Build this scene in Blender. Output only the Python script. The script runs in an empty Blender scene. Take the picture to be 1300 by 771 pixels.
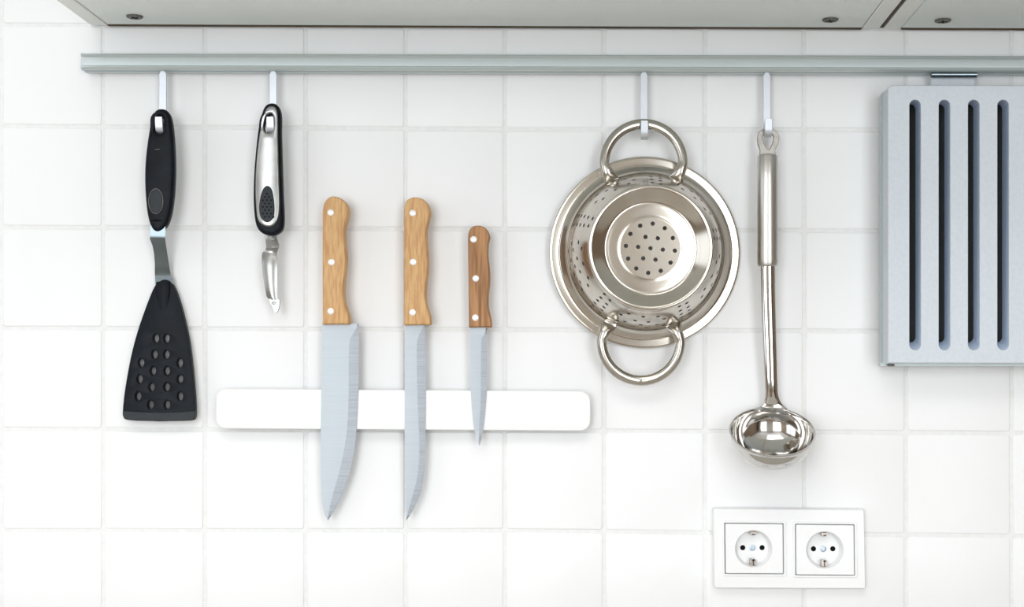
import bpy, bmesh, math, random
from mathutils import Vector, Matrix
from mathutils.geometry import tessellate_polygon
R = math.radians
random.seed(7)
# ---------------------------------------------------------------- camera, world, lights, exposure
CX, CY, DIST, S = 747.0, 495.0, 1.41, 0.00078125      # optical axis on the wall, camera distance, metres per pixel on the wall
sc = bpy.context.scene
col = sc.collection
cam = bpy.data.objects.new('camera', bpy.data.cameras.new('camera'))
cam.location = (0, -DIST, 0); cam.rotation_euler = (R(90), 0, 0)
cam.data.sensor_width = 36; cam.data.lens = 36 * (DIST / S) / 1300
cam.data.shift_x = (650 - CX) / 1300; cam.data.shift_y = (CY - 385.5) / 1300
cam.data.clip_start = 0.01
col.objects.link(cam); sc.camera = cam
sc.view_settings.view_transform = 'Standard'; sc.view_settings.look = 'None'
sc.view_settings.gamma = 1; sc.view_settings.use_curve_mapping = False
sc.view_settings.exposure = -0.03
w = bpy.data.worlds.new('world'); sc.world = w; w.use_nodes = True
w.node_tree.nodes['Background'].inputs[0].default_value = (.93, .97, 1, 1)
w.node_tree.nodes['Background'].inputs[1].default_value = 1.0

def area(name, loc, target, sx, sy, power, colr):
    l = bpy.data.lights.new(name, 'AREA'); l.shape = 'RECTANGLE'; l.size = sx; l.size_y = sy
    l.energy = power; l.color = colr
    o = bpy.data.objects.new(name, l); o.location = loc
    o.rotation_euler = (Vector(target) - Vector(loc)).to_track_quat('-Z', 'Y').to_euler()
    col.objects.link(o); return o
RX0, RX1, RY, RZ0, RZ1 = -1.9, 2.3, -3.4, -1.16, 1.45   # the kitchen: left, right, behind the camera, floor, ceiling
area('daylight_side_window', (RX0 - .06, -1.35, .35), (0, -1.35, .25), 1.5, 1.5, 7, (.86, .93, 1))
area('added_fill_left', (-1.05, RY - .06, .10), (-1.05, 0, .10), 1.4, 2.2, 46, (.925, .965, 1))  # added frontal fill, low enough to brighten the tiles under the cabinets
area('added_fill_right', (1.25, RY - .06, .10), (1.25, 0, .10), 1.0, 2.2, 38, (.925, .965, 1))  # added second fill, evens the light from the other side
area('added_ceiling_fill', (-.2, -1.7, RZ1 - .04), (-.2, -1.7, 0), 1.3, .9, 14, (1, .98, .95))  # added soft fill standing for light bounced off the ceiling

# ---------------------------------------------------------------- materials
def mat(name, c, rough=.5, metal=0., spec=.5, var=0., scale=(20, 20, 20), c2=None, bump=0., bscale=None, coat=0., aniso=0.):
    m = bpy.data.materials.new(name); m.use_nodes = True
    nt = m.node_tree; b = nt.nodes['Principled BSDF']
    b.inputs['Roughness'].default_value = rough; b.inputs['Metallic'].default_value = metal
    b.inputs['Specular IOR Level'].default_value = spec; b.inputs['Coat Weight'].default_value = coat
    b.inputs['Coat Roughness'].default_value = .1
    b.inputs['Base Color'].default_value = (*c, 1)
    tc = nt.nodes.new('ShaderNodeTexCoord')
    def noise(sc_, detail=4):
        mp = nt.nodes.new('ShaderNodeMapping'); mp.inputs['Scale'].default_value = sc_
        n = nt.nodes.new('ShaderNodeTexNoise'); n.inputs['Scale'].default_value = 1; n.inputs['Detail'].default_value = detail
        nt.links.new(tc.outputs['Object'], mp.inputs[0]); nt.links.new(mp.outputs[0], n.inputs['Vector']); return n
    n = noise(scale)
    r = nt.nodes.new('ShaderNodeValToRGB')
    c2 = c2 or tuple(x * (1 - var) for x in c)
    r.color_ramp.elements[0].color = (*c2, 1); r.color_ramp.elements[1].color = (*c, 1)
    r.color_ramp.elements[0].position = .35; r.color_ramp.elements[1].position = .62
    nt.links.new(n.outputs['Fac'], r.inputs[0]); nt.links.new(r.outputs[0], b.inputs['Base Color'])
    if bump:
        n2 = noise(bscale or scale)
        bp = nt.nodes.new('ShaderNodeBump'); bp.inputs['Strength'].default_value = bump; bp.inputs['Distance'].default_value = .0004
        nt.links.new(n2.outputs['Fac'], bp.inputs['Height']); nt.links.new(bp.outputs[0], b.inputs['Normal'])
    return m
M = {}
M['tile'] = mat('glazed_tile', (.90, .905, .91), .42, spec=.35, var=.012, scale=(6, 6, 6), bump=.05, bscale=(25, 25, 25))
M['grout'] = mat('grout', (.86, .865, .86), .85, spec=.15, var=.05, scale=(150, 150, 150))
M['paint'] = mat('wall_paint', (.74, .70, .64), .8, var=.02)
M['brown'] = mat('reflection_brown', (.26, .19, .13), .8, var=.05)  # side walls made dark to put dark reflections into the steel
M['dark_wood'] = mat('dark_furniture_wood', (.12, .07, .04), .5, var=.4, scale=(4, 4, 30))
M['ceil'] = mat('ceiling_paint', (.86, .86, .85), .9, var=.01)
M['floor'] = mat('floor_wood', (.24, .17, .11), .45, var=.35, scale=(3, 30, 3))
M['worktop'] = mat('worktop_wood', (.64, .60, .54), .5, var=.15, scale=(4, 40, 40))
M['cab'] = mat('cabinet_laminate', (.87, .92, .90), .55, var=.02, scale=(8, 8, 8))
M['cab_edge'] = mat('cabinet_edge_laminate', (.89, .91, .88), .5, var=.02, scale=(8, 8, 8))
M['alu'] = mat('satin_aluminium', (.55, .61, .61), .42, metal=.55, var=.02, scale=(3, 200, 200))
M['alu_paint'] = mat('silver_lacquer', (.59, .635, .68), .45, metal=.15, var=.05, scale=(300, 300, 300))
M['alu_side'] = M['alu_paint']
M['hook'] = mat('satin_chrome', (.66, .69, .74), .38, metal=.5, var=.04, scale=(60, 60, 60))
M['black'] = mat('black_nylon', (.007, .010, .015), .40, spec=.13, var=.4, scale=(60, 60, 60), bump=.25, bscale=(700, 700, 700))
M['black_soft'] = mat('black_rubber', (.014, .020, .026), .5, spec=.4, var=.3, scale=(80, 80, 80))
M['steel'] = mat('polished_steel', (.62, .585, .53), .17, metal=1, scale=(28, 28, 9), c2=(.56, .505, .435), bump=.05, bscale=(40, 40, 40))
M['steel_handle'] = mat('polished_steel_rod', (.54, .51, .46), .22, metal=1, var=.12, scale=(60, 60, 60))
M['brushed'] = mat('brushed_steel', (.60, .585, .55), .34, metal=1, var=.10, scale=(260, 260, 6), bump=.15, bscale=(900, 900, 12))
M['mirror'] = mat('mirror_steel', (.64, .625, .60), .10, metal=1, var=.05, scale=(30, 30, 30), bump=.08, bscale=(60, 60, 30))
M['blade'] = mat('satin_blade_steel', (.46, .505, .545), .45, metal=.35, var=.05, scale=(8, 8, 400), bump=.08, bscale=(30, 30, 1500))
M['ground'] = mat('ground_edge_steel', (.38, .41, .45), .42, metal=.4, var=.18, scale=(20, 20, 1300), bump=.3, bscale=(20, 20, 1600))
M['wood'] = mat('pale_beech', (.70, .44, .205), .5, spec=.3, scale=(430, 430, 55), c2=(.56, .30, .125), bump=.15, bscale=(600, 600, 40))
M['wood_dark'] = mat('worn_beech', (.50, .26, .115), .5, spec=.3, scale=(330, 330, 18), c2=(.26, .12, .05), bump=.3, bscale=(600, 600, 30))
M['gun'] = mat('dark_neck_steel', (.20, .24, .26), .22, metal=1, var=.1)
M['face'] = mat('satin_face_steel', (.42, .42, .41), .28, metal=1, var=.3, scale=(50, 50, 30))
M['loop'] = mat('flat_loop_steel', (.36, .34, .31), .35, metal=1, var=.2, scale=(200, 200, 200))
M['slot'] = mat('blue_grey_lacquer', (.56, .65, .78), .5, metal=.1, var=.06, scale=(300, 300, 300))
M['inner'] = mat('dark_grey_board', (.07, .075, .075), .7, var=.2)
M['rivet'] = mat('rivet_metal', (.93, .93, .92), .3, metal=.25, var=.02)
M['bar'] = mat('white_lacquer', (.93, .935, .93), .35, spec=.5, var=.01, scale=(40, 40, 40))
M['bar_rim'] = mat('bar_casing', (.55, .56, .56), .4, metal=.4, var=.05)
M['plastic'] = mat('socket_plastic', (.90, .905, .91), .3, spec=.45, var=.005)
M['dark'] = mat('pin_hole_black', (.006, .006, .006), .8, spec=.1)
M['clip'] = mat('earth_clip_metal', (.45, .40, .36), .3, metal=1, var=.5, scale=(500, 500, 500))
M['screw'] = mat('zinc_screw', (.50, .58, .66), .35, metal=.8, var=.2, scale=(400, 400, 400))
M['capm'] = mat('dull_screw', (.20, .20, .18), .5, metal=.6, var=.4, scale=(300, 300, 300))
M['gap'] = mat('gap_shade_brown', (.10, .075, .045), .8, var=.3)  # dark brown standing for the shade in the cabinet gaps
M['frame'] = mat('window_frame_paint', (.8, .8, .8), .5)

# ---------------------------------------------------------------- helpers
def P(px, py, d=0.):                       # point at distance d off the tiles
    k = S * (DIST - d) / DIST
    return Vector(((px - CX) * k, -d, (CY - py) * k))
def L(px, d=0.): return px * S * (DIST - d) / DIST     # a length
def link(name, me, m, parent=None, smooth=35):
    o = bpy.data.objects.new(name, me)
    for x in (m if isinstance(m, (list, tuple)) else [m]): me.materials.append(x)
    if smooth:
        for p in me.polygons: p.use_smooth = True
        me.set_sharp_from_angle(angle=R(smooth))
    col.objects.link(o)
    if parent:
        o.parent = parent
        o.matrix_parent_inverse = Matrix.Translation(-parent.location)
    return o
def obj(name, bm, m, parent=None, smooth=35):
    bmesh.ops.recalc_face_normals(bm, faces=bm.faces)
    me = bpy.data.meshes.new(name); bm.to_mesh(me); bm.free()
    return link(name, me, m, parent, smooth)
def thing(name, label, cat, loc, group=None):
    o = bpy.data.objects.new(name, None); o.location = loc; o.empty_display_size = .02; col.objects.link(o)
    o['label'] = label; o['category'] = cat
    if group: o['group'] = group
    return o
def tag(o, label, cat, group=None):
    o['label'] = label; o['category'] = cat
    if group: o['group'] = group
    return o
def struct(name, bm, m, parent=None, smooth=0):
    o = obj(name, bm, m, parent, smooth); o['kind'] = 'structure'; return o
def box(bm, x0, x1, y0, y1, z0, z1, bevel=0, seg=2):
    r = bmesh.ops.create_cube(bm, size=1)
    for v in r['verts']:
        v.co = Vector(((x0 + x1) / 2 + v.co.x * (x1 - x0), (y0 + y1) / 2 + v.co.y * (y1 - y0), (z0 + z1) / 2 + v.co.z * (z1 - z0)))
    if bevel:
        es = list({e for v in r['verts'] for e in v.link_edges})
        bmesh.ops.bevel(bm, geom=es, offset=bevel, segments=seg, affect='EDGES', clamp_overlap=True)
def hexa(bm, pts):                          # eight corners: four back then four front
    v = [bm.verts.new(p) for p in pts]
    for f in ((0, 1, 2, 3), (7, 6, 5, 4), (0, 4, 5, 1), (1, 5, 6, 2), (2, 6, 7, 3), (3, 7, 4, 0)): bm.faces.new([v[i] for i in f])
def smooth_loop(pts, n=4, closed=True):     # Catmull-Rom through the points
    out = []; N = len(pts); P_ = [Vector(p) for p in pts]
    for i in range(N if closed else N - 1):
        if closed: p0, p1, p2, p3 = P_[i - 1], P_[i], P_[(i + 1) % N], P_[(i + 2) % N]
        else: p0, p1, p2, p3 = P_[max(i - 1, 0)], P_[i], P_[i + 1], P_[min(i + 2, N - 1)]
        for k in range(n):
            t = k / n
            out.append(.5 * ((2 * p1) + (p2 - p0) * t + (2 * p0 - 5 * p1 + 4 * p2 - p3) * t * t + (3 * p1 - p0 - 3 * p2 + p3) * t ** 3))
    if not closed: out.append(P_[-1])
    return out
def ell(cx, cy, rx, ry, n=20, a0=0.):
    return [(cx + rx * math.cos(a0 + 2 * math.pi * i / n), cy + ry * math.sin(a0 + 2 * math.pi * i / n)) for i in range(n)]
def stadium(cx, y0, y1, r, n=8):
    p = [(cx + r * math.cos(a), y0 + r + r * math.sin(a)) for a in [math.pi + math.pi * i / n for i in range(n + 1)]]
    return p + [(cx + r * math.cos(a), y1 - r + r * math.sin(a)) for a in [math.pi * i / n for i in range(n + 1)]]
def rrect(x0, y0, x1, y1, r, n=5, skew=0.):  # skew: drop of the right end in pixels
    o = []
    for cx, cy, a in ((x1 - r, y1 - r, 0), (x0 + r, y1 - r, 90), (x0 + r, y0 + r, 180), (x1 - r, y0 + r, 270)):
        for i in range(n + 1):
            t = R(a + 90 * i / n); X = cx + r * math.cos(t)
            o.append((X, cy + r * math.sin(t) + skew * (X - x0) / (x1 - x0)))
    return o
def norm2(pts):                             # outward normals of a loop of 2D points whatever its winding
    N = len(pts); A = sum(pts[i][0] * pts[(i + 1) % N][1] - pts[(i + 1) % N][0] * pts[i][1] for i in range(N))
    s = 1 if A > 0 else -1; out = []
    for i in range(N):
        a = Vector(pts[i]) - Vector(pts[i - 1]); b = Vector(pts[(i + 1) % N]) - Vector(pts[i])
        na = Vector((a.y, -a.x)); nb = Vector((b.y, -b.x))
        if na.length: na.normalize()
        if nb.length: nb.normalize()
        n = na + nb
        if n.length < 1e-6: n = na
        n.normalize(); c = max(.5, n.dot(na)); out.append(n * s / c)
    return out
def slab(bm, outer, holes, prof, dref, warp=None, mi=0):
    """outer/holes: pixel loops taken at depth dref; prof: (inset in mm, depth off the wall in m) from back to front"""
    to = lambda l: [Vector((P(x, y, dref).x, P(x, y, dref).z)) for x, y in l]
    loops = [(to(outer), -1)] + [(to(h), 1) for h in holes]
    rings = []
    for pts, sgn in loops:
        ns = norm2(pts); rr = []
        for inset, d in prof:
            ring = []
            for p, n in zip(pts, ns):
                q = p + n * (inset * .001 * sgn)
                dd = d + (warp(q.x, q.y) if warp else 0)
                ring.append(bm.verts.new((q.x, -dd, q.y)))
            rr.append(ring)
        for a, b in zip(rr, rr[1:]):
            for i in range(len(a)):
                j = (i + 1) % len(a); f = bm.faces.new((a[i], a[j], b[j], b[i])); f.material_index = mi
        rings.append(rr)
    for e in (0, -1):
        flat = [v for rr in rings for v in rr[e]]
        for t in tessellate_polygon([[Vector((v.co.x, v.co.z, 0)) for v in rr[e]] for rr in rings]):
            try: bm.faces.new([flat[i] for i in t]).material_index = mi
            except ValueError: pass
def rounded(d0, d1, r, n=3):                # profile with both edges rounded, r in mm
    o = []
    for i in range(n + 1):
        a = math.pi / 2 * i / n; o.append((r * (1 - math.sin(a)), d0 + r * .001 * (1 - math.cos(a))))
    for i in range(n + 1):
        a = math.pi / 2 * i / n; o.append((r * (1 - math.cos(a)), d1 - r * .001 * (1 - math.sin(a))))
    return o
def plate(name, outer, holes, prof, dref, m, parent=None, warp=None, smooth=35):
    bm = bmesh.new(); slab(bm, outer, holes, prof, dref, warp); return obj(name, bm, m, parent, smooth)
def sweep(bm, path, ab, up, n=16, cap=True):
    """tube along 3D points; ab: (half width, half thickness) per point; up: thickness direction"""
    rings = []
    for i, p in enumerate(path):
        t = (path[min(i + 1, len(path) - 1)] - path[max(i - 1, 0)]).normalized()
        u = (up - t * up.dot(t)).normalized(); s = t.cross(u)
        a, b = ab[i]
        rings.append([bm.verts.new(p + s * a * math.cos(2 * math.pi * k / n) + u * b * math.sin(2 * math.pi * k / n)) for k in range(n)])
    for r0, r1 in zip(rings, rings[1:]):
        for k in range(n): bm.faces.new((r0[k], r0[(k + 1) % n], r1[(k + 1) % n], r1[k]))
    if cap:
        bm.faces.new(rings[0]); bm.faces.new(rings[-1])
def lathe(bm, prof, n, mtx, close_first=False, close_last=False):
    rings = []
    for r, h in prof:
        if r < 1e-7: rings.append([bm.verts.new(mtx @ Vector((0, 0, h)))]); continue
        rings.append([bm.verts.new(mtx @ Vector((r * math.cos(2 * math.pi * k / n), r * math.sin(2 * math.pi * k / n), h))) for k in range(n)])
    for a, b in zip(rings, rings[1:]):
        for k in range(n):
            j = (k + 1) % n
            if len(a) == 1: bm.faces.new((a[0], b[j], b[k]))
            elif len(b) == 1: bm.faces.new((a[k], a[j], b[0]))
            else: bm.faces.new((a[k], a[j], b[j], b[k]))
    return rings
OUT = Matrix.Rotation(R(90), 4, 'X')        # local z -> towards the camera (-y), local y -> up

# ---------------------------------------------------------------- tiled wall
wb = bmesh.new(); box(wb, RX0, RX1, .0008, .12, RZ0, RZ1)
wall = struct('wall_back', wb, M['grout'])
gx = [-384, -256, -127, 1.5, 131, 260, 388, 515, 641, 767, 895, 1021, 1150.5, 1284.5, 1414, 1542, 1670]
rows = {-1: (-98, -96, -93), 0: (32, 34, 36), 1: (160.8, 164, 165), 2: (289, 291, 293.5), 3: (417, 418.5, 421),
        4: (545.5, 546.5, 549.5), 5: (674, 674, 679.5), 6: (803, 803, 809), 7: (931, 932, 938)}
def gy(j, x):
    a, b, c = rows[j]
    return a + (b - a) * (x - 131) / 510 if x < 641 else b + (c - b) * (x - 641) / 511
for j in range(-1, 7):
    for i in range(len(gx) - 1):
        g = 2.3
        cs = []
        for (xx, yy, sx, sy) in ((gx[i], j, 1, 1), (gx[i + 1], j, -1, 1), (gx[i + 1], j + 1, -1, -1), (gx[i], j + 1, 1, -1)):
            cs.append((xx + sx * g + random.uniform(-.3, .3), gy(yy, xx) + sy * g + random.uniform(-.3, .3)))
        tl, tr, br, bl = cs; r = 2.2
        def lerp(a, b, t):
            dx, dy = b[0] - a[0], b[1] - a[1]; l = math.hypot(dx, dy); return (a[0] + dx / l * t, a[1] + dy / l * t)
        loop = [lerp(tl, bl, r), lerp(tl, tr, r), lerp(tr, tl, r), lerp(tr, br, r), lerp(br, tr, r), lerp(br, bl, r), lerp(bl, br, r), lerp(bl, tl, r)]
        tx, tz = random.uniform(-.002, .002), random.uniform(-.002, .002)
        c0 = P((gx[i] + gx[i + 1]) / 2, gy(j, gx[i]))
        plate('tile', loop, [], [(0, -.0015), (0, -.0006), (.35, -.0002), (1.2, 0)], 0, M['tile'], wall,
              warp=lambda x, z, c0=c0, tx=tx, tz=tz: (x - c0.x) * tx + (z - c0.z) * tz, smooth=60)

# ---------------------------------------------------------------- the kitchen around (behind and beside the camera)
b = bmesh.new(); box(b, RX0 - .2, RX1 + .2, RY - .2, .12, RZ0 - .1, RZ0); struct('floor', b, M['floor'])
b = bmesh.new(); box(b, RX0 - .2, RX1 + .2, RY - .2, .12, RZ1, RZ1 + .1); struct('ceiling', b, M['ceil'])
b = bmesh.new(); box(b, RX1, RX1 + .1, RY, .12, RZ0, RZ1); struct('wall_right', b, M['brown'])
b = bmesh.new()                                                       # left wall around its window
box(b, RX0 - .1, RX0, RY, .12, RZ0, -.4); box(b, RX0 - .1, RX0, RY, .12, 1.1, RZ1)
box(b, RX0 - .1, RX0, RY, -2.1, -.4, 1.1); box(b, RX0 - .1, RX0, -.6, .12, -.4, 1.1)
struct('wall_left', b, M['brown'])
b = bmesh.new()                                                       # wall behind the camera around the two added windows
box(b, RX0, RX1, RY - .1, RY, RZ0, -1.0); box(b, RX0, RX1, RY - .1, RY, 1.2, RZ1)
box(b, RX0, -1.75, RY - .1, RY, -1.0, 1.2); box(b, -.35, .75, RY - .1, RY, -1.0, 1.2); box(b, 1.75, RX1, RY - .1, RY, -1.0, 1.2)
struct('wall_front', b, M['paint'])
def win(name, x0, x1, y0, y1, z0, z1, alongx):
    b = bmesh.new(); t = .05
    for k in (z0, z1 - t): box(b, x0, x1, y0, y1, k, k + t)
    if alongx:
        for k in (x0, (x0 + x1) / 2 - t / 2, x1 - t): box(b, k, k + t, y0, y1, z0 + t, z1 - t)
    else:
        for k in (y0, (y0 + y1) / 2 - t / 2, y1 - t): box(b, x0, x1, k, k + t, z0 + t, z1 - t)
    struct(name, b, M['frame'])
win('window_1', RX0 - .05, RX0 - .0, -2.1, -.6, -.4, 1.1, False)
win('added_window_2', -1.75, -.35, RY - .05, RY, -1.0, 1.2, True)  # unseen window, added and reached low for frontal light
win('added_window_3', .75, 1.75, RY - .05, RY, -1.0, 1.2, True)  # unseen window, added and set aside to keep its reflection off the colander
t = thing('worktop', 'light wooden kitchen worktop along the foot of the tiled wall, below the frame', 'worktop', (0, -.3, -.34))
b = bmesh.new(); box(b, RX0 + .01, RX1 - .01, -.60, -.004, -.34, -.30, .003); obj('board', b, M['worktop'], t)
t = thing('base_cabinet', 'dark wooden base cabinet carrying the worktop', 'cabinet', (0, -.29, RZ0))
b = bmesh.new(); box(b, RX0 + .01, RX1 - .01, -.56, -.004, RZ0 + .002, -.341); obj('body', b, M['cab'], t)
t = thing('added_dark_cupboard', 'tall dark cupboard added behind the camera for dark reflections in the steel', 'cupboard', (1.93, RY + .3, RZ0))  # unseen, added to give the polished steel something dark to reflect
b = bmesh.new(); box(b, 1.82, 2.27, RY + .005, RY + .45, RZ0 + .002, .9, .004); obj('body', b, M['dark_wood'], t)
for k in (1.825, 2.05):
    b = bmesh.new(); box(b, k, k + .215, RY + .451, RY + .47, RZ0 + .06, .88, .003); obj('door', b, M['dark_wood'], t)

# ---------------------------------------------------------------- wall cabinets overhead
def ztop(px): return 33 + (px - 130) * 5.2 / 1170          # the underside's back edge, a hair out of level like the photo
def cabinet(x0, x1, label, caps):
    t = thing('wall_cabinet', label, 'cabinet', P((x0 + x1) / 2, ztop((x0 + x1) / 2) - 1, .16), 'wall cabinets above the rail')
    H, DEP = .42, .33; th = L(21)
    def prism(xa, xb, da, db, za, zb):                     # za/zb heights over the underside
        bm = bmesh.new(); pts = []
        for d in (da, db):
            for xx, zz in ((xa, za), (xb, za), (xb, zb), (xa, zb)):
                px = xx / S + CX; pts.append((xx, -d, P(px, ztop(px)).z + zz))
        hexa(bm, pts); bmesh.ops.bevel(bm, geom=bm.edges[:], offset=.0007, segments=1, affect='EDGES'); return bm
    X0, X1 = P(x0, 0).x, P(x1, 0).x; g = .0016
    obj('side_panel', prism(X0, X0 + th, g, DEP, 0, H), M['cab_edge'], t, 0)
    obj('side_panel', prism(X1 - th, X1, g, DEP, 0, H), M['cab_edge'], t, 0)
    obj('bottom_panel', prism(X0 + th + .0008, X1 - th - .0008, .004, DEP, .0006, .018), M['cab'], t, 0)
    obj('top_panel', prism(X0 + th + .0008, X1 - th - .0008, .004, DEP, H - .018, H), M['cab'], t, 0)
    obj('back_shade_panel', prism(X0 + th + .0008, X1 - th - .0008, .0012, .0036, -.0008, H), M['gap'], t, 0)  # dark colour paints the shadow gap between cabinet and wall
    obj('door', prism(X0 + .001, X1 - .001, DEP + .002, DEP + .02, 0, H), M['cab_edge'], t, 0)
    if x0 < 500: obj('gap_shade_strip', prism(X1 + .0002, X1 + L(5.6), .0012, DEP, .0015, H), M['gap'], t, 0)  # dark strip painting the shade between the two cabinets
    for cx, cy in caps:
        k = (CY - ztop(cx)) / (CY - cy); d = DIST * (1 - k)
        p = P(cx, cy, d)
        bm = bmesh.new()
        mt = Matrix.Translation(p) @ Matrix.Rotation(math.pi, 4, 'X')
        lathe(bm, [(.0078, -.0004), (.0078, .0006), (.0070, .0013), (.0058, .0014), (0, .0014)], 28, mt)
        s = obj('screw', bm, M['capm'], t)
        bm = bmesh.new()
        for a in (0, 90):
            c = bmesh.new(); box(c, -.0042, .0042, -.0008, .0008, .0010, .00165)
            me = bpy.data.meshes.new('x'); c.to_mesh(me); c.free(); me.transform(mt @ Matrix.Rotation(R(a + 20), 4, 'Z')); bm.from_mesh(me)
        obj('cross_slot', bm, M['dark'], s, 0)
    return t
cabinet(116, 1115.4, 'long light grey wall cabinet, left of the dark gap, with two screws underneath', [(171, 21), (1054, 25)])
cabinet(1121.6, 1900, 'light grey wall cabinet at the top right corner, right of the dark gap', [(1197, 26)])

# ---------------------------------------------------------------- hanging rail
RD0, RD1 = .004, .022
def railz(px): return 67 + (px - 103) * 3.2 / 1197
t = thing('hanging_rail', 'long satin aluminium hanging rail fixed to the tiles under the cabinets', 'rail', P(650, 78, .013))
prof = [(RD0, 1), (.012, .3), (.019, 0), (.0212, .6), (.0222, 2.6), (.0215, 4.2), (.0208, 5), (.0212, 8), (.0212, 15.5), (.0222, 16.6), (.0225, 18.4), (.0215, 20.2),
        (.019, 20.8), (.0165, 20.8), (.0165, 17), (.0125, 17), (.0125, 20.8), (RD0, 20.8)]
def rail_piece(xa, xb, infl=0.):
    bm = bmesh.new(); rr = []
    for px in (xa, xb):
        z0 = railz(px)
        rr.append([bm.verts.new(P(px, z0 + h + infl * (h - 10.4) / 10.4, .0222) * 1.0 + Vector((0, .0222 - d, 0))) for d, h in prof])
    n = len(prof)
    for k in range(n): bm.faces.new((rr[0][k], rr[0][(k + 1) % n], rr[1][(k + 1) % n], rr[1][k]))
    bm.faces.new(rr[0]); bm.faces.new(rr[1]); return bm
obj('rail_profile', rail_piece(105, 1700), M['alu'], t, 25)
obj('end_cap', rail_piece(102.4, 105, .5), M['alu_paint'], t, 25)
obj('end_cap', rail_piece(1700, 1702.6, .5), M['alu_paint'], t, 25)

# ---------------------------------------------------------------- hooks
def hook(cx, bottom, tip, label, lean=0.):
    d0 = .0145; wpx = 9.6
    t = thing('rail_hook', label, 'hook', P(cx, 90, d0), 'hooks hanging from the rail')
    zt = P(cx, railz(cx) + 19, d0).z; zb = P(cx, bottom, .026).z; ztip = P(cx, tip, .034).z
    r = .0065
    path = [(d0, zt - .0008), (d0, zt - .0034), (d0, zt - .0062), (d0 + .0002, zb + r)]
    path += [(d0 + r - r * math.cos(R(a)), zb + r - r * math.sin(R(a))) for a in range(15, 180, 15)]
    path += [(d0 + 2 * r, zb + r), (d0 + 2 * r + .0006, (zb + r + ztip) / 2), (d0 + 2 * r + .001, ztip)]
    hw = wpx / 2 * S * .985; th = .0011
    ws = [.5, .55, 1] + [1] * (len(path) - 4) + [.92]
    bm = bmesh.new(); rr = []
    for i, (d, z) in enumerate(path):
        a = Vector(path[max(i - 1, 0)]); c = Vector(path[min(i + 1, len(path) - 1)]); tt = (c - a).normalized(); n = Vector((-tt.y, tt.x))
        x = P(cx, 0, d0).x + lean * (zt - z)
        q = []
        W = hw * ws[i]; e = .0004
        for sx, sn in ((-W + e, th), (W - e, th), (W, th - e), (W, -th + e), (W - e, -th), (-W + e, -th), (-W, -th + e), (-W, th - e)):
            q.append(bm.verts.new((x + sx, -(d + n.x * sn), z + n.y * sn)))
        rr.append(q)
    for a, c in zip(rr, rr[1:]):
        for k in range(8): bm.faces.new((a[k], a[(k + 1) % 8], c[(k + 1) % 8], c[k]))
    bm.faces.new(rr[0]); bm.faces.new(rr[-1])
    obj('strip', bm, M['hook'], t, 30)
    bm = bmesh.new(); x = P(cx, 0, d0).x                      # the head that rides in the rail's groove
    box(bm, x - .0028, x + .0028, -(d0 + .0012), -(d0 - .0012), zt - .0016, zt + .0030, .0004)
    obj('neck', bm, M['hook'], t, 0)
hook(207, 168, 147, 'satin metal hook from which the black spatula hangs', 0)
hook(347, 168, 147, 'satin metal hook holding the black handled peeler', 0)
hook(817.5, 175, 152, 'satin metal hook with its tip in front of the colander handle')
hook(973.5, 172, 150, 'satin metal hook with its tip in the loop of the ladle')

# ---------------------------------------------------------------- spatula
t = thing('spatula', 'black nylon slotted spatula with an oval black handle and a short metal neck', 'spatula', P(205, 140, .024))
ho = [(203.5, 137.6), (210, 139.3), (215.2, 146.5), (217.8, 158.9), (219.4, 175), (220.4, 192), (220.9, 214), (220.3, 234), (219, 251), (215.6, 273), (209.5, 288), (199.6, 294.4), (191.8, 289.5), (186.7, 274), (184, 252), (182.9, 228), (183.5, 205), (186, 182), (190, 157), (193, 146.5), (197, 139.8)]
hd = plate('handle', smooth_loop(ho, 3), [stadium(202, 147.5, 168.5, 5.1)], rounded(.0160, .0285, 4.5, 5), .028, M['black'], t)
plate('thumb_pad', ell(197.8, 255.6, 8.6, 15.3, 32), [], [(0, .026), (0, .0286), (.5, .0291), (2.5, .0293)], .0285, M['black_soft'], hd)
bm = bmesh.new()
slab(bm, ell(197.8, 255.6, 9.4, 16.1, 32), [ell(197.8, 255.6, 8.8, 15.5, 32)], [(0, .027), (0, .02885)], .0285); obj('pad_ring', bm, M['capm'], hd)
bm = bmesh.new(); box(bm, P(197, 0, .0285).x, P(203, 0, .0285).x, -.0287, -.028, P(0, 189.9, .0285).z, P(0, 189.4, .0285).z); obj('seam', bm, M['capm'], hd, 0)
plate('mould_mark', smooth_loop([(191.5, 280), (197, 278.6), (204, 279.4), (205.5, 281), (197, 281.4)], 3), [], [(0, .0275), (0, .0286)], .0285, M['dark'], hd)
# metal neck: bent strip (rows: y, left, right, depth)
nk = [(286, 191, 210, .0250), (296, 190.5, 210, .0250), (302.5, 190.4, 209.9, .0245), (304.5, 190.6, 209.8, .0238), (312, 193.6, 210.8, .0196), (322, 195.6, 212.4, .0148), (335, 196.6, 214.4, .0095), (347, 196.6, 216.4, .0062), (350.5, 196.8, 217.2, .0056), (354, 197, 219.5, .0060), (366, 197.5, 219.5, .0075)]
bm = bmesh.new(); rr = []
for y, xl, xr, d in nk:
    rr.append([bm.verts.new(P(xl, y, d + .001)), bm.verts.new(P(xr, y, d + .001)), bm.verts.new(P(xr, y, d - .0008)), bm.verts.new(P(xl, y, d - .0008))])
for a, c in zip(rr, rr[1:]):
    for k in range(4): bm.faces.new((a[k], a[(k + 1) % 4], c[(k + 1) % 4], c[k]))
bm.faces.new(rr[0]); bm.faces.new(rr[-1]); obj('neck', bm, M['gun'], t, 20)
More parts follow.
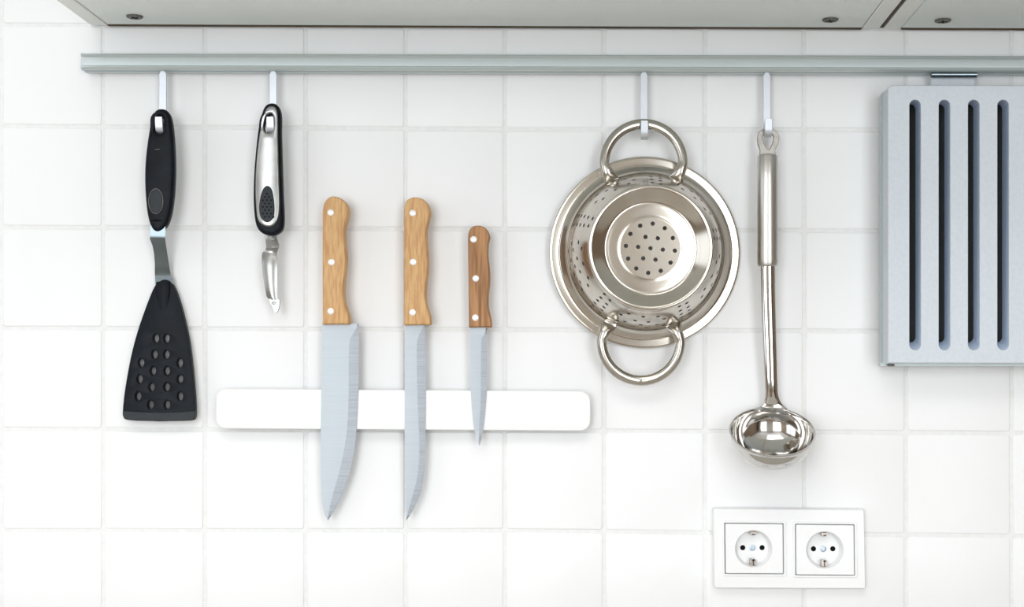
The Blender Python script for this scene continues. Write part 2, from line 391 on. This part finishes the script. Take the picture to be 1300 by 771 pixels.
so = [(207.4, 354.7), (199.5, 358.5), (193.4, 366.5), (183.8, 391), (173.7, 421.4), (165.3, 455), (158.5, 495.6), (156, 522), (156.6, 529), (160.2, 532.9), (175, 534.4), (202, 534.9), (230, 534.6), (244.5, 533.6), (247.6, 529.5), (248, 522), (247.2, 505.7), (244.5, 475.4), (239.4, 435), (231, 397.9), (222.6, 370.9), (215.4, 358)]
hl = [(x / 2.967 + 140, y / 2.967 + 290) for x, y in ((170, 414), (210, 414), (165, 475), (210, 475), (115, 507), (261, 507), (160, 537), (212, 537), (110, 568), (262, 568), (155, 598), (212, 598), (105, 633), (263, 633), (152, 665), (214, 665))]
zt = P(0, 355, .01).z
wp = lambda x, z: (zt - z) * .03
sb = plate('blade', smooth_loop(so, 3), [ell(x, y, 3.7, 5.8, 16) for x, y in hl], [(.4, .0012), (.1, .0015), (0, .002), (0, .0083), (.3, .0089), (.9, .0091)], .012, M['black'], t, warp=wp)
# ridge that grips the neck and the thick front lip
bm = bmesh.new()
path = [P(207.5, y, .0080 + (zt - P(0, y, .01).z) * .03) for y in (358, 364, 375, 390, 402)]
sweep(bm, path, [(.0070, .0028), (.0080, .0036), (.0075, .0030), (.0050, .0018), (.001, .0004)], Vector((0, -1, 0)), 14); obj('socket', bm, M['black'], t)
lip = [(156.4, 521.8), (180, 523.3), (202, 523.8), (225, 523.4), (247.7, 521.8), (248, 527), (246.6, 532), (243, 534.2), (202, 535.2), (162, 533.4), (157.6, 531), (156.1, 527)]
plate('front_lip', lip, [], [(0, .006), (0, .0095), (.6, .0100)], .013, M['black_soft'], t, warp=wp)

# ---------------------------------------------------------------- peeler
t = thing('peeler', 'vegetable peeler with a steel faced black handle and short shiny blade', 'peeler', P(344, 132, .024))
po = [(343.9, 130.5), (350, 132), (354.3, 137.5), (356.4, 148), (356.3, 167), (356.8, 190), (357.5, 214), (358.6, 248), (359.8, 276), (358, 291), (349.7, 297.9), (340.4, 298.6), (329.8, 294), (323.3, 281), (321.1, 251), (322, 218), (324.2, 190), (327.6, 162), (332, 143.3), (336.6, 133.8)]
hole = smooth_loop([(343, 144.5), (347.2, 150), (347, 162), (342.6, 168), (336.6, 166.5), (334.6, 160), (336.6, 150)], 4)
ph = plate('handle', smooth_loop(po, 3), [hole], rounded(.0150, .0275, 4.2, 4), .0265, M['black'], t)
mo = [(344.5, 135), (350, 137), (352.5, 147), (352.7, 167), (353.4, 200), (354.5, 236), (355, 262), (353, 277), (347.5, 285.5), (340.4, 287.6), (331.8, 284.5), (326.2, 274), (324, 240), (325.3, 208.7), (327.9, 183), (331.3, 162), (335.6, 144.3), (339.4, 136.8)]
hole2 = smooth_loop([(343, 143.4), (347.8, 149), (347.9, 162.5), (343, 168.8), (336.2, 167.4), (333.8, 160.5), (335.8, 149.2)], 4)
mf = plate('steel_face', smooth_loop(mo, 3), [hole2], [(0, .026), (0, .0279), (.5, .0285), (1.4, .0288)], .028, M['face'], ph)
gp = [(339.2, 236), (344.5, 240), (347.3, 252), (348.4, 266), (346.6, 277), (339.2, 282.4), (331.4, 277), (328.8, 265), (330.4, 251), (334, 240)]
g = plate('grip_pad', smooth_loop(gp, 4), [], [(0, .0280), (0, .0292), (.5, .0298), (1.5, .0300)], .0295, M['black_soft'], mf)
k = 0
for j in range(9):
    for i in range(-1, 2):
        x = 339 + i * 5.2 + (2.6 if j % 2 else 0); y = 246 + j * 4.2
        if (abs(x - 339) + .5) / (4 + (y - 236) * .13) > 1 or y > 278: continue
        bm = bmesh.new(); lathe(bm, [(.0012, 0), (.0011, .0003), (0, .0005)], 8, Matrix.Translation(P(x, y, .0299)) @ OUT)
        o = obj('dimple', bm, M['black'], ph)
pk = [(296, 335.8, 351.2, .0190), (300, 335.9, 351.3, .0190), (306, 337, 352.6, .0200), (311, 338, 354.4, .0218), (314.5, 338, 354.2, .0224), (317, 337, 353, .0208), (320.5, 333.6, 351.8, .0200), (322.5, 332.6, 351.7, .0206), (331, 332.2, 351.7, .0224), (342, 333, 351.7, .0228), (352, 334, 351.8, .0226), (364, 336, 352, .0216), (376.4, 338.4, 353, .0204), (381, 341.8, 354, .0198)]
bm = bmesh.new(); rr = []
for y, xl, xr, d in pk:
    n = 6; row = []
    for i in range(n + 1):
        u = i / n; row.append(bm.verts.new(P(xl + (xr - xl) * u, y, d + .0013 * (4 * u * (1 - u)))))
    for i in range(n, -1, -1):
        u = i / n; row.append(bm.verts.new(P(xl + (xr - xl) * u, y, d - .0009 + .0013 * (4 * u * (1 - u)))))
    rr.append(row)
for a, c in zip(rr, rr[1:]):
    for k in range(len(a)): bm.faces.new((a[k], a[(k + 1) % len(a)], c[(k + 1) % len(a)], c[k]))
bm.faces.new(rr[0]); bm.faces.new(rr[-1]); pb = obj('blade', bm, M['face'], t, 40)
plate('tip', smooth_loop([(341.4, 379.5), (354.2, 379.5), (355.4, 386), (354, 393), (351.2, 398.2), (347.6, 396.4), (345, 389)], 3), [ell(348.2, 385, 2.3, 2.0, 12)], [(.2, .0186), (0, .019), (0, .0202), (.4, .0208)], .02, M['face'], pb)
plate('slot_mark', rrect(342.5, 312, 350.5, 313.8, .8), [], [(0, .0220), (0, .02345)], .0225, M['capm'], pb)

# ---------------------------------------------------------------- magnetic bar and knives
BD = .0150
t = thing('magnetic_bar', 'long glossy white magnetic knife bar with rounded ends, fixed across the tiles', 'knife bar', P(512, 521, .0))
plate('casing', rrect(274.6, 494.8, 748.8, 543.8, 12.5, 6, 3), [], [(0, .0002), (0, BD - .002), (.8, BD - .0012)], BD, M['bar_rim'], t)
plate('face', rrect(274, 494, 749.5, 544.2, 13, 6, 3), [], [(0, BD - .0018), (0, BD - .0008), (.5, BD - .0002), (1.3, BD)], BD, M['bar'], t)
def interp(tab, y):
    for (y0, x0), (y1, x1) in zip(tab, tab[1:]):
        if y <= y1: return x0 + (x1 - x0) * (y - y0) / (y1 - y0) if y1 > y0 else x1
    return tab[-1][1]
def knife(label, handle, rivets, spine, bevel, edge, wood, hth=.0155):
    top = handle[0]
    t = thing('kitchen_knife', label, 'knife', P(top[0], top[1], .02), 'wooden handled knives on the magnetic bar')
    d0 = BD + .0002; th = .0016
    ys = sorted({y for tab in (spine, bevel, edge) for y, _ in tab} | {spine[0][0] + (spine[-1][0] - spine[0][0]) * i / 40 for i in range(41)})
    fs = [smooth_loop([(a, b, 0) for a, b in tab], 4, False) for tab in (spine, bevel, edge)]
    fs = [sorted((v.x, v.y) for v in f) for f in fs]
    bm = bmesh.new(); rr = []
    for y in ys:
        a, b_, e = (interp(f, y) for f in fs)
        b_ = min(b_, e - .05) if e > a else b_; b_ = max(a, b_)
        rr.append([bm.verts.new(P(a, y, d0 + th)), bm.verts.new(P(b_, y, d0 + th)), bm.verts.new(P(max(e, b_ + .02), y, d0 + th * .55)),
                   bm.verts.new(P(max(e, b_ + .02), y, d0 + th * .45)), bm.verts.new(P(b_, y, d0)), bm.verts.new(P(a, y, d0))])
    for a, c in zip(rr, rr[1:]):
        for k in range(6):
            f = bm.faces.new((a[k], a[(k + 1) % 6], c[(k + 1) % 6], c[k])); f.material_index = 1 if k == 1 else 0
    bm.faces.new(rr[0]); bm.faces.new(rr[-1])
    obj('blade', bm, [M['blade'], M['ground']], t, 12)
    c = d0 + th / 2
    lp = smooth_loop(handle, 3)
    h = plate('handle', lp, [], [(1.2, c - hth / 2), (.2, c - hth / 2 + .001), (0, c - hth / 2 + .002), (0, c + hth / 2 - .0022), (.4, c + hth / 2 - .0008), (1.3, c + hth / 2)], c + hth / 2, wood, t)
    for x, y in rivets:
        bm = bmesh.new(); rr_ = L(4.1)
        lathe(bm, [(rr_, -.002), (rr_, .0001), (rr_ * .85, .00045), (0, .0006)], 24, Matrix.Translation(P(x, y, c + hth / 2)) @ OUT)
        obj('rivet', bm, M['rivet'], t)
k1 = [(423.3, 249), (432, 251.6), (438.5, 257), (442.3, 266.5), (440, 279), (437, 291.7), (437.6, 309), (439.3, 326), (438.2, 343.5), (436, 363), (436.6, 380.5), (440.5, 394), (443, 402), (443.2, 408), (443, 411.6), (438, 411.8), (415, 412), (409.3, 411.9), (409.2, 406), (409.2, 380), (409.1, 330), (409.1, 290), (409.4, 266), (412.4, 256), (417, 251)]
knife('largest knife, broad blade and pale wooden handle, leftmost on the magnetic bar', k1,
      [(419.8, 269.8), (420.8, 332.9), (419.8, 395.3)],
      [(411, 408.6), (540, 407.4), (617, 407.5), (650.4, 411), (661, 416)],
      [(411, 453), (416, 453), (424.5, 447.8), (438.5, 443.2), (515.5, 442.3), (557.6, 439), (596, 431.5), (636, 420.5), (661, 416)],
      [(411, 455.6), (470, 455.5), (515.5, 454.2), (557.6, 451.5), (592.6, 446), (624, 435.5), (647, 425), (661, 416.4)], M['wood'])
k2 = [(528.2, 250.5), (536.5, 252.6), (542.8, 258.5), (546, 269), (543.6, 281), (541.2, 294), (541.6, 309), (543.2, 327), (542.7, 345.8), (540.4, 365.5), (540.7, 383), (544.5, 396), (546.7, 403.5), (546.6, 408.5), (546.2, 412.2), (541, 412.5), (519, 412.8), (512.9, 412.6), (512.8, 407), (512.8, 380), (512.7, 330), (512.7, 285), (513.2, 263), (516.6, 254.2), (521.5, 251.2)]
knife('knife with pale wooden handle and long narrow blade, middle one of the three', k2,
      [(524, 270.7), (524.5, 332.8), (523.7, 396.8)],
      [(411, 514.3), (500, 513.8), (560, 514), (645, 515), (661, 515.6)],
      [(411, 538.4), (414, 538), (426, 531.8), (442, 529), (505, 530), (568, 532.5), (606.6, 529.6), (641.6, 520.3), (661, 515.8)],
      [(411, 539.5), (494.5, 540.6), (557.6, 539.9), (596, 538.6), (624, 534.3), (646.8, 524.8), (661, 516)], M['wood'])
k3 = [(607, 286.2), (613.5, 287.6), (618.5, 292), (621.6, 300), (619.8, 309), (619.3, 323.7), (621.2, 341), (621.6, 358), (619.5, 380), (620.6, 394), (623.4, 405), (623.9, 411), (623.6, 415.3), (619, 415.5), (600, 415.7), (595.3, 415.6), (595.2, 410), (595, 390), (594.4, 343), (594, 315), (594.2, 298), (596.8, 290.6), (601, 287.2)]
knife('smallest knife, short blade and darker worn wooden handle, rightmost of the three', k3,
      [(601.3, 304), (604, 353.7), (603.5, 403.5)],
      [(414, 596.4), (470, 597.2), (505, 598.3), (543.6, 601.8), (566, 608.4)],
      [(414, 617), (417, 617), (426, 614.5), (435, 611), (505, 610.4), (540, 608.4), (566, 608.6)],
      [(414, 618.3), (470, 618.3), (505, 617.4), (543.6, 613.6), (566, 608.8)], M['wood_dark'], .013)

# ---------------------------------------------------------------- colander
RC = P(818.8, 321, .0075)
t = thing('colander', 'shiny steel colander with two loop handles hung bottom outwards on its hook', 'colander', RC)
MT = Matrix.Translation(RC) @ Matrix.Rotation(R(2.6), 4, 'Z') @ Matrix.Rotation(R(1.6), 4, 'X') @ OUT
mm = lambda l: [(a * .001, b * .001) for a, b in l]
NS = 200
bm = bmesh.new()
outer = mm([(90.2, -3.2), (91.4, -4.4), (93.0, -4.2), (94.2, -2.8), (94.6, -1), (94.5, .2), (94.0, 1.0), (93.4, 1.25), (91.6, 1.35), (87, 1.5), (84.6, 1.8), (84.0, 2.3), (82.2, 3.9), (80.4, 5.6), (78.8, 7.2), (78.2, 8.2), (77.6, 8.8), (76.8, 10.5)])
NV = 30; W0, W1 = (76.8, 10.5), (59.4, 63.5)
def wallpt(u):                                           # slightly bellied wall
    bx = 4 * u * (1 - u) * 3.0
    return ((W0[0] + (W1[0] - W0[0]) * u + bx * .95) * .001, (W0[1] + (W1[1] - W0[1]) * u + bx * .3) * .001)
wallp = [wallpt(i / NV) for i in range(1, NV + 1)]
foot = mm([(59.0, 64.7), (58.6, 65.1), (59.2, 65.2), (59.0, 65.8), (59.0, 67.8), (58.6, 68.7), (57.6, 69.1), (56.2, 69.1), (55.2, 68.7), (54.2, 67.8), (48, 63.9), (44.6, 61.2), (43.2, 60.6), (41.8, 60.5), (40.2, 60.7), (38, 60.85), (33, 61.0), (29.6, 61.1), (29.0, 61.3), (28.4, 61.3)])
prof = outer + wallp + foot
rings = []
for r, h in prof:
    rings.append([bm.verts.new(Vector((r * math.cos(2 * math.pi * k / NS), r * math.sin(2 * math.pi * k / NS), h))) for k in range(NS)])
w0 = len(outer) - 1                                      # ring index where the wall starts
holes = set()
for s in range(5):
    base = s * 72 + 11
    for da in (-3.6, 3.6):
        k0 = round((base + da) / 1.8)
        for j in range(6): holes.add((k0 % NS, 2 + 5 * j - (1 if da > 0 else 0)))
    for row, (v, n) in enumerate(((2, 3), (7, 4), (12, 3), (17, 4), (23, 3))):
        for i in range(n):
            ang = base + 36 + (i - (n - 1) / 2) * 12
            vv = v + (2 if abs(i - (n - 1) / 2) > 1.2 else 0)
            holes.add((round(ang / 1.8) % NS, vv))
skip = set()
for k0, v0 in holes:
    for a in (0, 1):
        for b_ in (0, 1): skip.add(((k0 + a) % NS, w0 + v0 + b_))
for i in range(len(rings) - 1):
    for k in range(NS):
        if (k, i) in skip: continue
        j = (k + 1) % NS; bm.faces.new((rings[i][k], rings[i][j], rings[i + 1][j], rings[i + 1][k]))
for k0, v0 in holes:
    i0 = w0 + v0
    o8 = [rings[i0][k0], rings[i0][(k0 + 1) % NS], rings[i0][(k0 + 2) % NS], rings[i0 + 1][(k0 + 2) % NS], rings[i0 + 2][(k0 + 2) % NS], rings[i0 + 2][(k0 + 1) % NS], rings[i0 + 2][k0], rings[i0 + 1][k0]]
    c = sum((v.co for v in o8), Vector()) / 8
    inn = []
    for q, v in enumerate(o8):
        f = .66 if q % 2 == 0 else .93
        inn.append(bm.verts.new(c + (v.co - c) * f))
    for q in range(8): bm.faces.new((o8[q], o8[(q + 1) % 8], inn[(q + 1) % 8], inn[q]))
last = rings[-1]; h0 = 61.3e-3
hl2 = []
def hring(x, y):
    return [bm.verts.new(Vector((x + .00205 * math.cos(2 * math.pi * k / 16), y + .00205 * math.sin(2 * math.pi * k / 16), h0))) for k in range(16)]
hl2.append(hring(0, 0))
for k in range(12): a = R(84.8 + 30 * k); hl2.append(hring(.0233 * math.cos(a), .0233 * math.sin(a)))
for k in range(6): a = R(54 + 60 * k); hl2.append(hring(.0117 * math.cos(a), .0117 * math.sin(a)))
flat = last + [v for h in hl2 for v in h]
es = [bm.edges.get((r_[i], r_[(i + 1) % len(r_)])) or bm.edges.new((r_[i], r_[(i + 1) % len(r_)])) for r_ in [last] + hl2 for i in range(len(r_))]
bmesh.ops.triangle_fill(bm, use_beauty=True, use_dissolve=False, edges=es)
bmesh.ops.transform(bm, matrix=MT, verts=bm.verts)
bmesh.ops.recalc_face_normals(bm, faces=bm.faces)
bmesh.ops.solidify(bm, geom=bm.faces[:], thickness=.0007)
bowl = obj('bowl', bm, M['steel'], t, 50)
def chandle(cx, cy, up):
    bm = bmesh.new(); path = []; ab = []
    r = 50; D0 = .021
    ends = [(40.5, 22, .0262, .0078, .0008), (42.5, 18, .027, .0072, .0022), (45.5, 12, .0278, .0058, .0036), (48.4, 6, .0275, .0051, .0040)]
    for ex, ey, d, a_, b_ in ends: path.append(P(cx - ex, cy + up * ey, d)); ab.append((a_, b_))
    for k in range(0, 25):
        a = R(180 - 180 * k / 24)
        e = abs(k - 12) / 12
        path.append(P(cx + r * math.cos(a), cy - up * r * math.sin(a), D0 + .006 * e)); ab.append((.0048 + .0003 * (1 - e), .0038))
    for ex, ey, d, a_, b_ in reversed(ends): path.append(P(cx + ex, cy + up * ey, d)); ab.append((a_, b_))
    sp = []; sa = []
    for i in range(len(path) - 1):
        for q in (0, .5): sp.append(path[i].lerp(path[i + 1], q)); sa.append(tuple(x + (y - x) * q for x, y in zip(ab[i], ab[i + 1])))
    sp.append(path[-1]); sa.append(ab[-1])
    sweep(bm, sp, sa, Vector((0, -1, 0)), 20)
    h = obj('loop_handle', bm, M['steel_handle'], t, 60)
    for sx in (-1, 1):
        x, y = cx + sx * 39, cy + up * 22.5
        q = [(x - 9, y - up * .5), (x - 6, y + up * 4), (x + 6, y + up * 4), (x + 9, y - up * .5), (x + 6, y - up * 5), (x - 6, y - up * 5)]
        ang = sx * up * .45
        q = [(x + (a - x) * math.cos(ang) - (b2 - y) * math.sin(ang), y + (a - x) * math.sin(ang) + (b2 - y) * math.cos(ang)) for a, b2 in q]
        plate('weld_tab', smooth_loop(q, 3), [], [(0, .020), (0, .0242), (.6, .0251), (2, .0255)], .025, M['steel_handle'], h)
chandle(817.2, 207.5, 1)
chandle(813.8, 433.5, -1)

# ---------------------------------------------------------------- ladle
t = thing('ladle', 'polished steel soup ladle with a thick brushed tubular handle', 'ladle', P(975, 166, .024))
lo = [(961.6, 174), (963.6, 167.4), (968.5, 164.4), (975.3, 163.4), (982, 164.6), (987, 168), (989.2, 174.8), (987.5, 183.5), (984.3, 190.5), (983, 198), (966, 198), (964.6, 190.5), (961.8, 183)]
lh = [(968, 174.5), (970.6, 170.6), (975.3, 169.2), (980, 170.8), (982, 174.8), (979.6, 184), (975.6, 190.4), (970.8, 184.6)]
plate('hanging_loop', smooth_loop(lo, 3), [smooth_loop(lh, 3)], [(.5, .0192), (0, .0198), (0, .0222), (.5, .0228)], .022, M['loop'], t)
bm = bmesh.new(); HD = .0230
ys = [(196.6, .78), (197.3, .93), (199, 1), (230, 1), (265, 1.015), (300, 1.03), (330, 1.04), (335, 1.02), (337.8, .93), (338.6, .8)]
sweep(bm, [P(974.4, y, HD) for y, _ in ys], [(L(13.1, HD) * s, .0083 * s) for _, s in ys], Vector((0, -1, 0)), 40)
obj('handle', bm, M['brushed'], t, 40)
# stem, running into the rim of the bowl
st = [(337, 975.0, 9.0, .0036, .0245), (342, 975.0, 9.2, .0030, .0245), (370, 975.4, 9.0, .0030, .0235), (400, 976.2, 8.9, .0030, .022), (430, 977.2, 8.7, .0030, .0205), (460, 978.2, 8.5, .0030, .019), (485, 979.2, 8.2, .0028, .0172), (500, 979.8, 8.4, .0025, .0156), (508, 980.2, 9.8, .0021, .0145), (514, 980.4, 13.0, .0016, .0136), (519, 980.5, 20, .0012, .0142), (524, 980.5, 27, .0008, .018)]
bm = bmesh.new()
sp = smooth_loop([(y, x, d) for y, x, w_, th, d in st], 3, False); sw = smooth_loop([(w_, th * 1000, 0) for y, x, w_, th, d in st], 3, False)
sweep(bm, [P(a.y, a.x, a.z) for a in sp], [(L(a.x, .02), a.y * .001) for a in sw], Vector((0, -1, 0)), 20)
obj('stem', bm, M['mirror'], t, 50)
E = R(57); n = Vector((0, -math.cos(E), math.sin(E))); u = Vector((0, math.sin(E), math.cos(E))); s = Vector((1, 0, 0))
C0 = P(980.4, 548.5, .046)
LM = Matrix.Translation(C0) @ Matrix(((s.x, u.x, n.x, 0), (s.y, u.y, n.y, 0), (s.z, u.z, n.z, 0), (0, 0, 0, 1)))
Rb, Hb = .0392, .0315
inner = [(Rb * math.cos(a) ** .85 if a < math.pi / 2 - 1e-6 else 0, -Hb * math.sin(a)) for a in [math.pi / 2 * k / 20 for k in range(21)]]
bm = bmesh.new()
pr = [(r + .0010 if r > 0 else 0, h - .0011) for r, h in reversed(inner)]
pr += [(.0410, -.0006), (.0414, .0003), (.0411, .0010), (.0402, .0011)] + inner
lathe(bm, pr, 72, LM); obj('bowl', bm, M['mirror'], t, 60)

# ---------------------------------------------------------------- slotted knife block on the rail
t = thing('knife_rack', 'silver grey wall rack with long rounded vertical slots, hanging from the rail', 'rack', P(1290, 110, .02))
FD, MD, BK = .0440, .0220, .0065
x1 = 1457
fr = [(1127, 461.2), (1127, 113.6), (1128.8, 110.2), (1132.8, 108.2), (x1 - 6, 108.6), (x1 - 1.5, 111), (x1, 114.6), (x1, 461.8)]
slots = [1161.8 + 37.25 * i for i in range(8)]
bm = bmesh.new()
to = lambda x, y: (P(x, y, FD).x, P(x, y, FD).z)
def ringv(pts, d): return [bm.verts.new((to(x, y)[0], -d, to(x, y)[1])) for x, y in pts]
def ins(pts, px, sgn):
    return [(p[0] + q.x * px * sgn, p[1] + q.y * px * sgn) for p, q in zip(pts, norm2(pts))]
f0 = ringv(ins(fr, .9, -1), FD); f1 = ringv(fr, FD - .0008); f2 = ringv(fr, MD)
hs = []
for cx in slots:
    a = stadium(cx, 126.8, 444.6, 7.1, 10); back = stadium(cx, 126.8, 434, 7.1, 10)
    hs.append((ringv(ins(a, .5, 1), FD), ringv(a, FD - .0006), ringv(back, MD)))
def bridge(a, b_):
    for i in range(len(a)):
        j = (i + 1) % len(a); bm.faces.new((a[i], a[j], b_[j], b_[i]))
bridge(f0, f1); bridge(f1, f2)
for a, b_, c in hs:
    bridge(a, b_); n0 = len(bm.faces); bridge(b_, c); bm.faces.ensure_lookup_table()
    for q in range(n0, len(bm.faces)): bm.faces[q].material_index = 1
for o_, hh in ((f0, [h[0] for h in hs]), (f2, [h[2] for h in hs])):
    flat = o_ + [v for h in hh for v in h]
    for tri in tessellate_polygon([[Vector((v.co.x, v.co.z, 0)) for v in o_]] + [[Vector((v.co.x, v.co.z, 0)) for v in h] for h in hh]):
        try: bm.faces.new([flat[i] for i in tri])
        except ValueError: pass
obj('slotted_front', bm, [M['alu_paint'], M['slot']], t, 30)
def shell(y0, y1, xa, xb, da, db, name, m, chf=6):
    pts = [(xa, y1), (xa, y0 + chf), (xa + chf * .6, y0), (xb - chf * .6, y0), (xb, y0 + chf), (xb, y1)]
    return plate(name, pts, [ins(pts, 5, -1)], [(0, da), (0, db)], FD, m, t, smooth=0)
shell(109.8, 460.6, 1128.6, x1 - 1.6, .0150, MD - .0008, 'inner_frame', M['alu_side'])
shell(108.6, 464.5, 1125.6, x1 + 1.4, BK, .0146, 'outer_frame', M['alu'])
bp = [(1127, 462), (1127, 112), (x1, 112), (x1, 462)]
plate('back_plate', bp, [], [(0, BK), (0, BK + .002)], FD, M['inner'], t, smooth=0)
bm = bmesh.new(); lathe(bm, [(.0016, 0), (.0015, .0006), (0, .0007)], 14, Matrix.Translation(P(1122.6, 447, .019)) @ Matrix.Rotation(R(-90), 4, 'Y')); obj('screw', bm, M['capm'], t)
bm = bmesh.new(); box(bm, P(1128, 0, .02).x, P(1136, 0, .02).x, -.020, -.012, P(0, 465.2, .02).z, P(0, 462, .02).z, .0006); obj('foot', bm, M['capm'], t)
def hanger(cx):
    a = P(cx - 29, 0, .02).x; b_ = P(cx + 29, 0, .02).x
    bm = bmesh.new(); box(bm, a + .001, b_ - .001, -.0128, -.0112, P(0, 112, .012).z, P(0, 92, .012).z, .0003)
    h = obj('hanger_plate', bm, M['alu_paint'], t, 0)
    bm = bmesh.new(); sweep(bm, [Vector((a, -.0165, P(0, 94.8, .0165).z)), Vector((b_, -.0165, P(0, 94.8, .0165).z))], [(.0030, .0030)] * 2, Vector((0, -1, 0)), 16)
    obj('hanger_rod', bm, M['gun'], t)
hanger(1212); hanger(1372)

# ---------------------------------------------------------------- double socket
t = thing('double_socket', 'white double wall socket with two round recesses, low on the right of the wall', 'socket', P(1001, 697, .0))
SD = .0105
def cut(y): return y
fr_o = [(905, 645.4), (1097.6, 647), (1099.4, 748.2), (906.4, 747.4)]
def quad_loop(q, r):
    o = []
    for i in range(4):
        a, b_, c = Vector(q[i - 1]), Vector(q[i]), Vector(q[(i + 1) % 4])
        u1 = (a - b_).normalized() * r; u2 = (c - b_).normalized() * r
        for k in range(5):
            s_ = k / 4; o.append(tuple((b_ + u1) * (1 - s_) ** 2 + b_ * 2 * s_ * (1 - s_) + (b_ + u2) * s_ ** 2))
    return o
ins_q = [[(920.6, 665), (993.6, 665.6), (994.0, 728.4), (921.2, 728.0)], [(1010.4, 666.3), (1083.6, 667), (1084.2, 730.2), (1010.8, 729.6)]]
hq = [quad_loop([tuple(Vector(p) + (Vector(p) - sum((Vector(z) for z in q), Vector((0, 0))) / 4).normalized() * .9) for p in q], 1.5) for q in ins_q]
plate('frame', quad_loop(fr_o, 3), hq, [(0, .0004), (0, .0065), (.5, .0085), (1.6, .0096), (3.0, SD)][:1] + [(0, .0004), (0, .0078), (.45, .0092), (1.0, SD)], SD, M['plastic'], t)
for q, (cx, cy) in zip(ins_q, ((956.6, 697.0), (1047.0, 698.4))):
    ring = [tuple(Vector(p) + (Vector(p) - Vector((cx, cy))).normalized() * 5.4) for p in q]
    rin = [tuple(Vector(p) + (Vector(p) - Vector((cx, cy))).normalized() * 1.6) for p in q]
    plate('raised_border', quad_loop(ring, 2), [quad_loop(rin, 1.5)], [(0, SD - .001), (0, SD + .0008), (.35, SD + .0012)], SD, M['plastic'], t)
    circ = ell(cx, cy, 23.2, 23.2, 48)
    sk = plate('socket_insert', quad_loop(q, 1.5), [circ], [(0, .0006), (0, SD + .0006), (.4, SD + .0012)], SD, M['plastic'], t)
    # the recess: tapered well with its floor
    bm = bmesh.new(); c3 = P(cx, cy, SD)
    r0 = L(23.4, SD)
    lathe(bm, [(r0, .0010), (r0 - .0006, .0004), (r0 - .0012, -.008), (r0 - .0022, -.0094), (0, -.0096)], 48, Matrix.Translation(c3) @ OUT)
    wl = obj('well', bm, M['plastic'], sk, 50)
    ox = P(cx, cy, SD)
    fl = Vector((ox.x, -.0009, ox.z))
    for dx in (-.0096, .0096):
        bm = bmesh.new(); lathe(bm, [(.0026, -.0001), (.0026, .0002), (0, .0002)], 20, Matrix.Translation(fl + Vector((dx, 0, 0))) @ OUT); obj('pin_hole', bm, M['dark'], sk)
    bm = bmesh.new(); lathe(bm, [(.0031, 0), (.0030, .0008), (.0022, .0010), (.0020, .0004), (.0011, .0004), (.0009, .0011), (0, .0011)], 24, Matrix.Translation(fl) @ OUT); obj('centre_screw', bm, M['screw'], sk)
    for sg, hh in ((1, .0035), (-1, .0066)):
        bm = bmesh.new(); z = fl.z + sg * (r0 - .0014)
        zz = sorted((z, z - sg * hh))
        if sg > 0: box(bm, fl.x - .0031, fl.x + .0031, -.0095, -.0020, zz[0], zz[1], .0004)
        else:
            box(bm, fl.x - .0031, fl.x - .0004, -.0095, -.0020, zz[0], zz[1], .0004); box(bm, fl.x + .0008, fl.x + .0031, -.0082, -.0020, zz[0], zz[1] - .0008, .0004)
        obj('earth_clip', bm, M['clip'], sk, 30)
        bm = bmesh.new(); box(bm, fl.x - .0012, fl.x + .0012, -.0098, -.0060, z - sg * hh * .8 - .0005, z - sg * hh * .8 + .0005); obj('clip_slot', bm, M['dark'], sk, 0)
